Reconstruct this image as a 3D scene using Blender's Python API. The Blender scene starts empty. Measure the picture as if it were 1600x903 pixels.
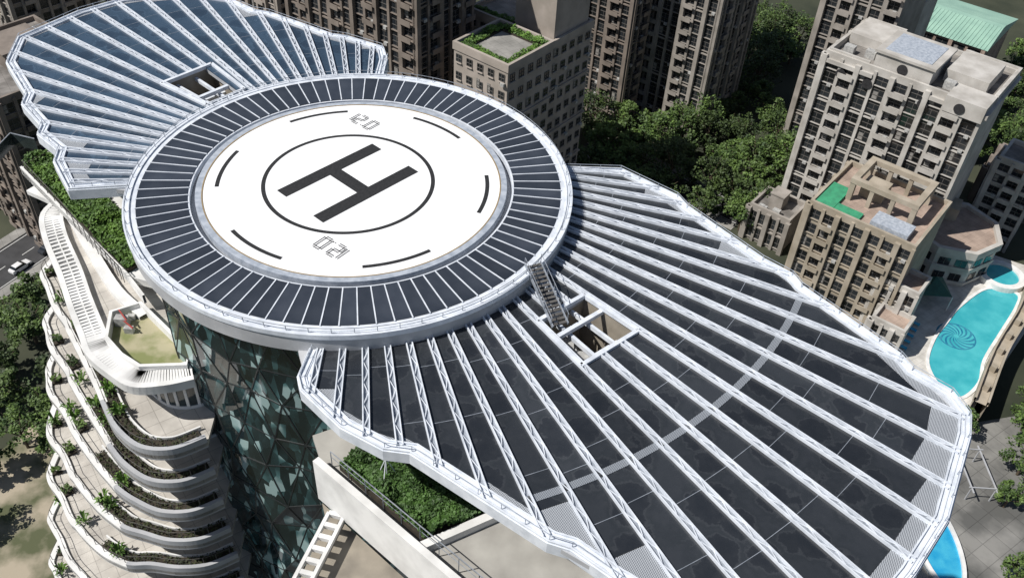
import bpy, math, random
from mathutils import Vector, Matrix
random.seed(7)
scene=bpy.context.scene
COL=scene.collection
GZ=-85.0
CAMP=Vector((11.31,-50.9963,36.5598));th,ro=.7284,.0677
F=Vector((0,math.cos(th),-math.sin(th)));U0=Vector((0,math.sin(th),math.cos(th)));R0=Vector((1,0,0))
CR=R0*math.cos(ro)+U0*math.sin(ro);CU=-R0*math.sin(ro)+U0*math.cos(ro)
def visible(p,mg=130):
    v=Vector(p)-CAMP;z=v.dot(F)
    if z<1:return False
    x=1419.5*v.dot(CR)/z;y=1419.5*v.dot(CU)/z
    return abs(x)<800+mg and abs(y)<451+mg
# ---------------------------------------------------------------- materials
def mat(name,c1,c2=None,rough=0.6,scale=1.0,metal=0.0,bump=0.0,spec=0.5,detail=6,lo=0.35,hi=0.65,rand=0.0,bscale=None,tile=0):
    m=bpy.data.materials.new(name);m.use_nodes=True
    n=m.node_tree.nodes;l=m.node_tree.links;b=n['Principled BSDF']
    b.inputs['Roughness'].default_value=rough;b.inputs['Metallic'].default_value=metal
    b.inputs['Specular IOR Level'].default_value=spec
    if c2 is None:c2=tuple(x*0.85 for x in c1)
    tc=n.new('ShaderNodeTexCoord');nz=n.new('ShaderNodeTexNoise');nz.inputs['Scale'].default_value=scale;nz.inputs['Detail'].default_value=detail
    l.new(tc.outputs['Object'],nz.inputs['Vector'])
    cr=n.new('ShaderNodeValToRGB');cr.color_ramp.elements[0].position=lo;cr.color_ramp.elements[1].position=hi
    cr.color_ramp.elements[0].color=(*c2,1);cr.color_ramp.elements[1].color=(*c1,1)
    l.new(nz.outputs['Fac'],cr.inputs['Fac'])
    out=cr.outputs['Color']
    if tile:
        mp=n.new('ShaderNodeMapping');mp.inputs['Rotation'].default_value=(0,0,math.radians(-37));l.new(tc.outputs['Object'],mp.inputs['Vector'])
        bk=n.new('ShaderNodeTexBrick');bk.offset=0;bk.inputs['Scale'].default_value=1;bk.inputs['Brick Width'].default_value=tile;bk.inputs['Row Height'].default_value=tile
        bk.inputs['Mortar Size'].default_value=tile*.02;bk.inputs['Color1'].default_value=(1,1,1,1);bk.inputs['Color2'].default_value=(.88,.88,.88,1);bk.inputs['Mortar'].default_value=(.6,.6,.6,1)
        l.new(mp.outputs['Vector'],bk.inputs['Vector']);mx=n.new('ShaderNodeMixRGB');mx.blend_type='MULTIPLY';mx.inputs[0].default_value=1
        l.new(out,mx.inputs[1]);l.new(bk.outputs['Color'],mx.inputs[2]);out=mx.outputs['Color']
    if rand>0:
        oi=n.new('ShaderNodeObjectInfo');hs=n.new('ShaderNodeHueSaturation')
        mr=n.new('ShaderNodeMapRange');mr.inputs['To Min'].default_value=1-rand;mr.inputs['To Max'].default_value=1+rand
        l.new(oi.outputs['Random'],mr.inputs['Value']);l.new(mr.outputs['Result'],hs.inputs['Value']);l.new(out,hs.inputs['Color']);out=hs.outputs['Color']
    l.new(out,b.inputs['Base Color'])
    if bump>0:
        bp=n.new('ShaderNodeBump');bp.inputs['Strength'].default_value=bump;bp.inputs['Distance'].default_value=0.1
        n2=n.new('ShaderNodeTexNoise');n2.inputs['Scale'].default_value=bscale or scale*4;n2.inputs['Detail'].default_value=4
        l.new(tc.outputs['Object'],n2.inputs['Vector']);l.new(n2.outputs['Fac'],bp.inputs['Height']);l.new(bp.outputs['Normal'],b.inputs['Normal'])
    return m
M={}
M['white']=mat('white_metal',(.72,.76,.82),(.54,.58,.64),rough=.45,scale=1.3,lo=.3,hi=.6)
M['rib']=mat('rib_metal',(.38,.41,.46),(.25,.28,.32),rough=.4,scale=2.5,metal=.2)
M['pad']=mat('helipad_paint',(.88,.89,.90),(.80,.81,.83),rough=.7,scale=.5,lo=.3,hi=.5)
M['black']=mat('black_paint',(.012,.013,.014),(.026,.026,.028),rough=.75,scale=6)
M['fadedblack']=mat('worn_black_paint',(.05,.05,.052),(.2,.2,.2),rough=.7,scale=5,lo=.3,hi=.45)
M['rim']=mat('rim_metal',(.46,.50,.56),(.30,.34,.40),rough=.45,scale=2)
M['bronze']=mat('bronze_edge',(.34,.25,.13),(.26,.2,.12),rough=.5,scale=3)
M['solar']=mat('solar_slate',(.032,.039,.053),(.046,.054,.070),rough=.3,scale=.8,rand=.25)
M['conc']=mat('pale_concrete',(.62,.59,.54),(.42,.395,.36),rough=.8,scale=.5,bump=.2,detail=10,tile=1.2)
M['plain']=mat('plain_grey_roof',(.42,.41,.38),(.28,.27,.25),rough=.85,scale=.35,bump=.1,detail=10)
M['concw']=mat('white_concrete',(.76,.76,.75),(.56,.56,.55),rough=.7,scale=.6,lo=.25,hi=.6,detail=9)
M['grey']=mat('grey_cladding',(.46,.47,.49),(.36,.37,.39),rough=.6,scale=.5,detail=9)
M['moss']=mat('mossy_deck',(.38,.35,.23),(.20,.22,.09),rough=.9,scale=.55,lo=.4,hi=.58,detail=10)
M['tan']=mat('weathered_concrete',(.36,.32,.26),(.20,.18,.15),rough=.9,scale=.4,detail=10)
M['dark']=mat('dark_interior',(.035,.035,.038),(.018,.018,.02),rough=.7,scale=2)
M['glass']=mat('dark_glass',(.02,.03,.032),(.05,.065,.07),rough=.08,scale=.35,spec=.8)
M['soil']=mat('soil',(.05,.04,.028),(.025,.022,.016),rough=.95,scale=3)
M['leaf']=mat('leaves',(.095,.155,.032),(.024,.05,.011),rough=.65,scale=.45,lo=.38,hi=.64,rand=.4)
M['leafb']=mat('bright_leaves',(.12,.23,.035),(.04,.09,.015),rough=.65,scale=.8,lo=.35,hi=.62,rand=.1)
M['leafg']=mat('dense_green_leaves',(.07,.15,.03),(.025,.06,.012),rough=.65,scale=1.1,lo=.35,hi=.62)
M['leafd']=mat('dark_leaves',(.06,.075,.025),(.022,.03,.012),rough=.75,scale=1.2)
M['bark']=mat('bark',(.10,.075,.05),(.06,.045,.03),rough=.9,scale=4)
M['stoneA']=mat('light_stone',(.55,.53,.50),(.38,.36,.33),rough=.8,scale=.3,detail=10)
M['stoneB']=mat('tan_stone',(.42,.37,.30),(.30,.26,.20),rough=.8,scale=.3,detail=10)
M['stoneC']=mat('taupe_tile',(.42,.37,.33),(.31,.275,.24),rough=.8,scale=.3,detail=10)
M['stoneD']=mat('brown_tile',(.25,.21,.18),(.16,.135,.115),rough=.8,scale=.3,detail=10)
M['stoneE']=mat('grey_brown_tile',(.36,.33,.30),(.24,.22,.195),rough=.8,scale=.3,detail=10)
M['roof']=mat('roof_deck',(.30,.28,.26),(.14,.13,.12),rough=.9,scale=.3,detail=10,tile=2)
M['roofpink']=mat('pink_tile_roof',(.44,.34,.28),(.30,.23,.19),rough=.9,scale=.35,detail=10,tile=1.5)
M['roofg']=mat('pale_green_metal_roof',(.33,.52,.42),(.27,.44,.36),rough=.5,scale=.2)
M['turf']=mat('green_tarpaulin',(.05,.33,.17),(.04,.24,.13),rough=.8,scale=1)
M['win']=mat('window_glass',(.010,.012,.015),(.024,.028,.032),rough=.12,scale=.4,spec=.6,rand=.6)
M['frame']=mat('window_frame',(.12,.115,.11),(.08,.075,.07),rough=.6,scale=2)
M['dbar']=mat('dark_glazing_bar',(.035,.04,.042),(.025,.028,.03),rough=.4,scale=2)
M['curtain']=mat('pale_blind',(.30,.29,.27),(.22,.21,.2),rough=.6,scale=2)
M['water']=mat('pool_water',(.04,.36,.42),(.08,.46,.51),rough=.08,scale=.3,spec=.5,bump=.15,bscale=3)
M['water2']=mat('pool_mosaic',(.015,.16,.28),(.06,.28,.38),rough=.12,scale=.8)
M['blue']=mat('blue_pool_lining',(.02,.30,.55),(.06,.42,.62),rough=.1,scale=.5)
M['asph']=mat('asphalt',(.055,.055,.058),(.036,.036,.038),rough=.9,scale=.4,detail=9)
M['pave']=mat('paving',(.34,.33,.31),(.22,.215,.20),rough=.85,scale=.35,detail=10,tile=1.6)
M['court']=mat('stained_court_paving',(.26,.255,.24),(.11,.11,.105),rough=.9,scale=.14,detail=12,tile=3,lo=.38,hi=.6)
M['paved']=mat('dark_paving',(.10,.10,.10),(.05,.05,.052),rough=.85,scale=.25,detail=10,tile=2)
M['deck']=mat('pale_pool_paving',(.66,.64,.60),(.50,.48,.44),rough=.8,scale=.5,detail=9,tile=1.2)
M['ground']=mat('ground_cover',(.06,.065,.04),(.025,.032,.018),rough=.95,scale=.06,bump=.3,detail=10)
M['sand']=mat('bare_soil',(.38,.33,.25),(.09,.10,.05),rough=.95,scale=.12,detail=12,lo=.42,hi=.56)
M['paint']=mat('road_paint',(.7,.7,.68),(.55,.55,.53),rough=.7,scale=3)
M['carw']=mat('car_paint_white',(.75,.75,.76),(.7,.7,.7),rough=.25,scale=1)
M['card']=mat('car_paint_dark',(.04,.045,.055),(.035,.04,.05),rough=.25,scale=1)
M['cars']=mat('car_paint_silver',(.4,.41,.43),(.36,.37,.39),rough=.25,scale=1)
M['tyre']=mat('tyre_rubber',(.02,.02,.02),(.015,.015,.015),rough=.8)
M['canopy']=mat('green_canvas',(.025,.10,.08),(.018,.07,.058),rough=.7,scale=1)
M['yellow']=mat('machinery_paint',(.5,.5,.48),(.3,.3,.3),rough=.6,scale=3)
M['red']=mat('red_paint',(.4,.06,.05),(.3,.05,.04),rough=.6,scale=3)
def slate(name,k,blue=(1,1,1)):
    m=bpy.data.materials.new(name);m.use_nodes=True;n=m.node_tree.nodes;l=m.node_tree.links;b=n['Principled BSDF']
    tc=n.new('ShaderNodeTexCoord');vo=n.new('ShaderNodeTexVoronoi');vo.inputs['Scale'].default_value=.5;vo.feature='F1'
    nz=n.new('ShaderNodeTexNoise');nz.inputs['Scale'].default_value=1.6;nz.inputs['Detail'].default_value=10;nz.inputs['Roughness'].default_value=.7
    l.new(tc.outputs['Object'],vo.inputs['Vector']);l.new(tc.outputs['Object'],nz.inputs['Vector'])
    ad=n.new('ShaderNodeMath');ad.operation='MULTIPLY_ADD';ad.inputs[1].default_value=.6
    l.new(nz.outputs['Fac'],ad.inputs[0]);l.new(vo.outputs['Distance'],ad.inputs[2])
    cr=n.new('ShaderNodeValToRGB');e=cr.color_ramp.elements
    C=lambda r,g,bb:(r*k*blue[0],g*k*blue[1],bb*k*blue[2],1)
    e[0].position=.5;e[0].color=C(.020,.023,.028);e[1].position=1.0;e[1].color=C(.033,.037,.043)
    x=e.new(.74);x.color=C(.024,.027,.032);x=e.new(.77);x.color=C(.043,.047,.053);x=e.new(.83);x.color=C(.028,.032,.037)  # lighter ring tones paint faint circular reflections into the slate
    l.new(ad.outputs[0],cr.inputs['Fac']);oi=n.new('ShaderNodeObjectInfo');hs=n.new('ShaderNodeHueSaturation');mr=n.new('ShaderNodeMapRange')
    mr.inputs['To Min'].default_value=.75;mr.inputs['To Max'].default_value=1.3
    l.new(oi.outputs['Random'],mr.inputs['Value']);l.new(mr.outputs['Result'],hs.inputs['Value']);l.new(cr.outputs['Color'],hs.inputs['Color'])
    l.new(hs.outputs['Color'],b.inputs['Base Color'])
    r2=n.new('ShaderNodeMapRange');r2.inputs['From Min'].default_value=.35;r2.inputs['From Max'].default_value=.7;r2.inputs['To Min'].default_value=.18;r2.inputs['To Max'].default_value=.42
    l.new(nz.outputs['Fac'],r2.inputs['Value']);l.new(r2.outputs['Result'],b.inputs['Roughness'])
    b.inputs['Specular IOR Level'].default_value=.6
    return m
M['slate']=slate('wing_slate',1.0);M['slate_sky_sheen']=slate('wing_panel_painted_sky_sheen',1.4,(.85,1.3,1.75))  # left wing copy: blue sky reflection painted into the base colour
def grating(name,c1,c2):
    m=bpy.data.materials.new(name);m.use_nodes=True;n=m.node_tree.nodes;l=m.node_tree.links;b=n['Principled BSDF']
    tc=n.new('ShaderNodeTexCoord');mp=n.new('ShaderNodeMapping');mp.inputs['Rotation'].default_value=(0,0,math.radians(25));mp.inputs['Scale'].default_value=(2.6,2.6,2.6)
    vo=n.new('ShaderNodeTexVoronoi');vo.inputs['Randomness'].default_value=.0
    l.new(tc.outputs['Object'],mp.inputs['Vector']);l.new(mp.outputs['Vector'],vo.inputs['Vector'])
    cr=n.new('ShaderNodeValToRGB');cr.color_ramp.elements[0].position=.38;cr.color_ramp.elements[1].position=.46
    cr.color_ramp.elements[0].color=(*c2,1);cr.color_ramp.elements[1].color=(*c1,1)
    l.new(vo.outputs['Distance'],cr.inputs['Fac']);l.new(cr.outputs['Color'],b.inputs['Base Color']);b.inputs['Roughness'].default_value=.55
    return m
M['grate']=grating('perforated_metal',(.55,.58,.62),(.06,.07,.085));M['grated']=grating('walkway_mesh',(.36,.39,.43),(.06,.07,.085))
def dglass():
    m=bpy.data.materials.new('diagrid_glass');m.use_nodes=True;n=m.node_tree.nodes;l=m.node_tree.links;b=n['Principled BSDF']
    tc=n.new('ShaderNodeTexCoord');vo=n.new('ShaderNodeTexVoronoi');vo.inputs['Scale'].default_value=1.3
    mp=n.new('ShaderNodeMapping');mp.inputs['Rotation'].default_value=(.5,.4,.3);mp.inputs['Scale'].default_value=(1.6,1,.6)
    l.new(tc.outputs['Object'],mp.inputs['Vector']);l.new(mp.outputs['Vector'],vo.inputs['Vector'])
    nz=n.new('ShaderNodeTexNoise');nz.inputs['Scale'].default_value=.3;l.new(tc.outputs['Object'],nz.inputs['Vector'])
    sp=n.new('ShaderNodeSeparateColor');l.new(vo.outputs['Color'],sp.inputs['Color'])
    mu=n.new('ShaderNodeMath');mu.operation='MULTIPLY_ADD';mu.inputs[1].default_value=.55;l.new(sp.outputs['Red'],mu.inputs[0]);l.new(nz.outputs['Fac'],mu.inputs[2])
    cr=n.new('ShaderNodeValToRGB');e=cr.color_ramp.elements;e[0].position=.35;e[0].color=(.006,.010,.011,1);e[1].position=1.0;e[1].color=(.30,.42,.42,1)  # teal and pale shards paint reflections into the dark glass colour
    for p,c in ((.72,(.016,.028,.031,1)),(.88,(.03,.065,.07,1)),(.95,(.08,.17,.18,1))):
        x=e.new(p);x.color=c
    l.new(mu.outputs[0],cr.inputs['Fac']);l.new(cr.outputs['Color'],b.inputs['Base Color'])
    b.inputs['Roughness'].default_value=.04;b.inputs['Specular IOR Level'].default_value=1.0
    return m
M['dglass']=dglass()
# ---------------------------------------------------------------- mesh helpers
class MB:
    def __init__(s):s.v=[];s.f=[];s.m=[]
    def poly(s,pts,mi=0):
        i=len(s.v);s.v+= [tuple(p) for p in pts];s.f.append(tuple(range(i,i+len(pts))));s.m.append(mi)
    def box8(s,b,t,mi=0,bottom=True,top=True):
        i=len(s.v);n=len(b);s.v+=[tuple(p) for p in b]+[tuple(p) for p in t]
        if top:s.f.append(tuple(range(i+n,i+2*n)));s.m.append(mi)
        if bottom:s.f.append(tuple(reversed(range(i,i+n))));s.m.append(mi)
        for k in range(n):
            s.f.append((i+k,i+(k+1)%n,i+n+(k+1)%n,i+n+k));s.m.append(mi)
    def prism(s,pts,z0,z1,mi=0,bottom=True,top=True):
        s.box8([(p[0],p[1],z0) for p in pts],[(p[0],p[1],z1) for p in pts],mi,bottom,top)
    def beam(s,p0,p1,w,h,mi=0):
        p0=Vector(p0);p1=Vector(p1);d=p1-p0
        if d.length<1e-6:return
        d.normalize();up=Vector((0,0,1)) if abs(d.z)<.95 else Vector((1,0,0))
        sd=d.cross(up).normalized()*w/2;uu=sd.cross(d).normalized()*h/2
        b=[p0-sd-uu,p1-sd-uu,p1+sd-uu,p0+sd-uu];t=[p0-sd+uu,p1-sd+uu,p1+sd+uu,p0+sd+uu]
        s.box8(b,t,mi)
    def obj(s,name,mats,parent=None,fix=True):
        me=bpy.data.meshes.new(name);me.from_pydata(s.v,[],s.f)
        for m in mats:me.materials.append(m if not isinstance(m,str) else M[m])
        me.polygons.foreach_set('material_index',s.m)
        if fix:
            import bmesh
            bm=bmesh.new();bm.from_mesh(me);bmesh.ops.recalc_face_normals(bm,faces=bm.faces);bm.to_mesh(me);bm.free()
        me.update()
        o=bpy.data.objects.new(name,me);COL.objects.link(o)
        if parent:o.parent=parent
        return o
def empty(name,label=None,cat=None,loc=(0,0,0),group=None):
    o=bpy.data.objects.new(name,None);COL.objects.link(o);o.location=loc;o.empty_display_size=.5
    if label:o['label']=label
    if cat:o['category']=cat
    if group:o['group']=group
    return o
def tag(o,label,cat,group=None,kind=None):
    o['label']=label;o['category']=cat
    if group:o['group']=group
    if kind:o['kind']=kind
    return o
def cr_spline(pts,n=6,closed=False):
    out=[];N=len(pts)
    rng=range(N if closed else N-1)
    for i in rng:
        g=(lambda k:pts[k%N]) if closed else (lambda k:pts[max(0,min(N-1,k))])
        p0,p1,p2,p3=[Vector((*g(k)[:2],0)) for k in (i-1,i,i+1,i+2)]
        for j in range(n):
            t=j/n
            q=.5*((2*p1)+(-p0+p2)*t+(2*p0-5*p1+4*p2-p3)*t*t+(-p0+3*p1-3*p2+p3)*t**3)
            out.append((q.x,q.y))
    if not closed:out.append(tuple(pts[-1][:2]))
    return out
def offset(pts,d,closed=False):
    out=[];N=len(pts)
    for i in range(N):
        a=pts[(i-1)%N] if (closed or i>0) else pts[i];b=pts[(i+1)%N] if (closed or i<N-1) else pts[i]
        t=Vector((b[0]-a[0],b[1]-a[1]));t.normalize()
        out.append((pts[i][0]-t.y*d,pts[i][1]+t.x*d))
    return out
def strip(mb,A,B,z0,z1,mi=0,closed=False):
    N=len(A)
    for i in range(N if closed else N-1):
        j=(i+1)%N
        a,b,c,d=A[i],A[j],B[j],B[i]
        mb.poly([(a[0],a[1],z1),(b[0],b[1],z1),(c[0],c[1],z1),(d[0],d[1],z1)],mi)
        mb.poly([(a[0],a[1],z0),(b[0],b[1],z0),(c[0],c[1],z0),(d[0],d[1],z0)],mi)
        mb.poly([(a[0],a[1],z0),(b[0],b[1],z0),(b[0],b[1],z1),(a[0],a[1],z1)],mi)
        mb.poly([(d[0],d[1],z0),(c[0],c[1],z0),(c[0],c[1],z1),(d[0],d[1],z1)],mi)
def circ(r,n,a0=0,a1=360,c=(0,0)):
    full=abs(a1-a0)>=360
    return [(c[0]+r*math.cos(math.radians(a0+(a1-a0)*i/(n if full else n-1))),c[1]+r*math.sin(math.radians(a0+(a1-a0)*i/(n if full else n-1)))) for i in range(n)]
def leaves(mb,pts_fn,n,s,mi=0):
    for _ in range(n):
        p=Vector(pts_fn());a=random.uniform(0,6.28);t=Vector((random.gauss(0,.6),random.gauss(0,.6),1)).normalized()
        x=t.orthogonal().normalized();x=Matrix.Rotation(a,3,t)@x;y=t.cross(x);q=s*random.uniform(.6,1.3)
        mb.poly([p-x*q*.5,p+y*q*.35,p+x*q*.5,p-y*q*.35],mi)
def inpoly(x,y,P):
    c=False;j=len(P)-1
    for i in range(len(P)):
        if (P[i][1]>y)!=(P[j][1]>y) and x<(P[j][0]-P[i][0])*(y-P[i][1])/(P[j][1]-P[i][1])+P[i][0]:c=not c
        j=i
    return c
def hedge(poly,z,h,n,s,label,mname='leafb'):
    mb=MB();xs=[p[0] for p in poly];ys=[p[1] for p in poly]
    mb.prism(poly,z,z+h*.3,1)
    cl=[(random.uniform(min(xs),max(xs)),random.uniform(min(ys),max(ys)),random.uniform(.6,1.2)) for _ in range(40)]
    def fn():
        while True:
            x=random.uniform(min(xs),max(xs));y=random.uniform(min(ys),max(ys))
            if inpoly(x,y,poly):
                hh=.55
                for a,b,c in cl:
                    d=(x-a)**2+(y-b)**2
                    if d<1.4:hh=max(hh,c*(1-d/2.4))
                return (x,y,z+h*hh*random.uniform(.35,1)**.5)
    leaves(mb,fn,n,s)
    o=mb.obj('hedge',[mname,'soil'],fix=False);tag(o,label,'hedge',kind='stuff');return o
# ================================================================= SKYSCRAPER
sky=empty('skyscraper','curved glass skyscraper with round helipad roof and two wing roofs','skyscraper',(0,0,GZ))
def P(o):o.parent=sky;o.matrix_parent_inverse=Matrix.Translation((0,0,-GZ));return o
N=160
mb=MB();mb.prism(circ(10.0,N),-.45,0,0)
pad=P(mb.obj('helipad',['pad']))
def sub(o,par):
    o.parent=par;return o
mb=MB();strip(mb,circ(10.003,N),circ(10.09,N),-.5,.03,0,True);sub(mb.obj('bronze_kerb',['bronze']),pad)
mb=MB();strip(mb,circ(10.093,N),circ(10.5,N),-.5,.02,0,True);sub(mb.obj('rim',['rim']),pad)
hc=(-.35,-.05);ang=math.radians(50);U2=Vector((math.cos(ang),math.sin(ang)));V2=Vector((math.sin(ang),-math.cos(ang)))
mb=MB()
pts=[(-4.2,-2.45),(4.2,-2.45),(4.2,-1.42),(.5,-1.42),(.5,1.42),(4.2,1.42),(4.2,2.45),(-4.2,2.45),(-4.2,1.42),(-.5,1.42),(-.5,-1.42),(-4.2,-1.42)]
mb.prism([tuple(Vector(hc)+U2*a+V2*b) for a,b in pts],.004,.008)
sub(mb.obj('landing_letter',['black'],fix=True),pad)
mb=MB();strip(mb,circ(5.6,120,c=hc),circ(5.88,120,c=hc),.004,.008,0,True);sub(mb.obj('landing_circle',['black']),pad)
for k in range(6):
    ca=117-60*k
    mb=MB();strip(mb,circ(9.0,24,ca-14,ca+14),circ(9.28,24,ca-14,ca+14),.004,.008);sub(mb.obj('dash_marking',['black']),pad)
def stencil(parent,origin,rot,h=1.0):
    segs={'1':[(.25,0,.25,1)],'2':[(0,1,.5,1),(.5,1,.5,.5),(.5,.5,0,.5),(0,.5,0,0),(0,0,.5,0)],'.':[(.05,0,.05,.1)],'0':[(0,0,.5,0),(.5,0,.5,1),(.5,1,0,1),(0,1,0,0)]}
    x=-1.05;mb=MB();c,s=math.cos(rot),math.sin(rot)
    T=lambda a,b,z:(origin[0]+a*c-b*s,origin[1]+a*s+b*c,z)
    for ch in '12.0':
        for (a,b,d,e) in segs[ch]:
            A=(x+a*h,b*h-h/2);B=(x+d*h,e*h-h/2)
            for o in (-.08,.08):
                dx,dy=B[0]-A[0],B[1]-A[1];L=math.hypot(dx,dy);nx,ny=-dy/L*o,dx/L*o
                mb.beam(T(A[0]+nx,A[1]+ny,.006),T(B[0]+nx,B[1]+ny,.006),.08,.004)
        x+=.3 if ch=='.' else (.55 if ch=='1' else .85)
    sub(mb.obj('weight_number',['fadedblack']),parent)
stencil(pad,(-.75,7.75),math.radians(-36),1.1)
stencil(pad,(.0,-7.4),math.radians(146),1.1)
RT=-.06
mb=MB()
strip(mb,circ(10.85,N),circ(14.98,N),-.45,RT,0,True)
strip(mb,circ(14.4,N),circ(14.95,N),-1.5,-.45,1,True)
strip(mb,circ(10.45,N),circ(10.9,N),-.75,-.55,1,True)
ring=P(mb.obj('roof_ring',['white','grey']))
mb=MB();strip(mb,circ(14.6,N),circ(14.68,N),RT,RT+.06,0,True);strip(mb,circ(14.92,N),circ(15.04,N),-.35,RT+.04,0,True)
sub(mb.obj('ring_lip',['white']),ring)
NP=84
mb=MB();a=360/NP;g=.468*a
strip(mb,circ(10.98,4,-g,g),circ(14.2,4,-g,g),RT+.002,RT+.05,0)
base=mb.obj('solar_panel',['solar']);base.parent=ring
for k in range(1,NP):
    o=base.copy();COL.objects.link(o);o.rotation_euler=(0,0,math.radians(a*k))
mb=MB()
for k in range(NP):
    t=math.radians(360/NP*(k+.5));c,s=math.cos(t),math.sin(t)
    mb.beam((10.95*c,10.95*s,RT+.05),(14.25*c,14.25*s,RT+.05),.075,.07)
sub(mb.obj('panel_divider',['white']),ring)
mb=MB()
for k in range(72):
    t=math.radians(360/72*k);c,s=math.cos(t),math.sin(t);mb.beam((14.8*c,14.8*s,RT),(14.85*c,14.85*s,RT+.4),.04,.04)
pts=circ(14.84,96)
for i in range(96):mb.beam((*pts[i],RT+.4),(*pts[(i+1)%96],RT+.4),.03,.03)
sub(mb.obj('safety_railing',['rib']),ring)
def drum():
    mb=MB();cols=36;rows=15;r0=14.0;vv=[]
    for r in range(rows+1):
        z=-1.4-r*3.4;row=[]
        for c in range(cols):
            t=2*math.pi*(c+.5*(r%2)+random.uniform(-.2,.2))/cols;rr=r0+random.uniform(-.45,.35)
            row.append((rr*math.cos(t),rr*math.sin(t),z+(random.uniform(-.6,.6) if r else 0)))
        vv.append(row)
    ed=MB()
    for r in range(rows):
        for c in range(cols):
            d=(c+1)%cols
            a,b=vv[r][c],vv[r][d];
            if r%2==0: e,f=vv[r+1][c],vv[r+1][(c-1)%cols];tri=[(a,b,e),(a,e,f)]
            else: e,f=vv[r+1][d],vv[r+1][c];tri=[(a,b,e),(a,e,f)]
            for T in tri:mb.poly(T)
            if a[1]<3:
                for x,y in ((a,tri[0][2]),(a,tri[1][2]),(a,b)):
                    ed.beam(x,y,.07,.09)
    P(mb.obj('glass_drum',['dglass'],fix=False));P(ed.obj('glazing_bars',['dbar']))
drum()
WZ=-1.3
RW=[(14.2,5.3),(18.8,5.6),(22.8,2.6),(23.4,1.4),(27.9,-3.9),(29.6,-5.3),(30.0,-6.4),(34.8,-12.1),(35.2,-13.2),(37.0,-14.8),(37.5,-16.6),(36.9,-18.3),(35.5,-20.9),(33.9,-23.9),(31.3,-27.1),(28,-30.5),(22.5,-31.6),(17.0,-28.4),(14.9,-26.9),(13.8,-26.6),(6.6,-21.9),(5.2,-21.8),(2.7,-20.5),(.1,-18.1),(-.3,-17.1),(0,-14.1)]
LW=[(-15.0,-.6),(-19.4,-1.6),(-21.8,1.6),(-22.1,3.0),(-24.4,4.9),(-24.6,6.0),(-27.3,8.8),(-27.6,10.2),(-31.3,14.9),(-32.3,19.3),(-29.4,24.8),(-26.5,28),(-21.5,30.2),(-16.9,29.5),(-14,27.5),(-12.5,27.2),(-6.2,23.8),(-4.8,23.6),(-1.3,22),(-.6,19.7),(-.5,14)]
def rayhit(c,a,poly):
    dx,dy=math.cos(a),math.sin(a);best=0
    for i in range(len(poly)):
        p,q=poly[i],poly[(i+1)%len(poly)]
        ex,ey=q[0]-p[0],q[1]-p[1];den=dx*ey-dy*ex
        if abs(den)<1e-9:continue
        t=((p[0]-c[0])*ey-(p[1]-c[1])*ex)/den;u=((p[0]-c[0])*dy-(p[1]-c[1])*dx)/den
        if t>0 and 0<=u<=1:best=max(best,t)
    return best
def circhit(c,a,r):
    dx,dy=math.cos(a),math.sin(a);b=c[0]*dx+c[1]*dy;q=c[0]**2+c[1]**2-r*r
    return -b+math.sqrt(max(0,b*b-q))
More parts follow.
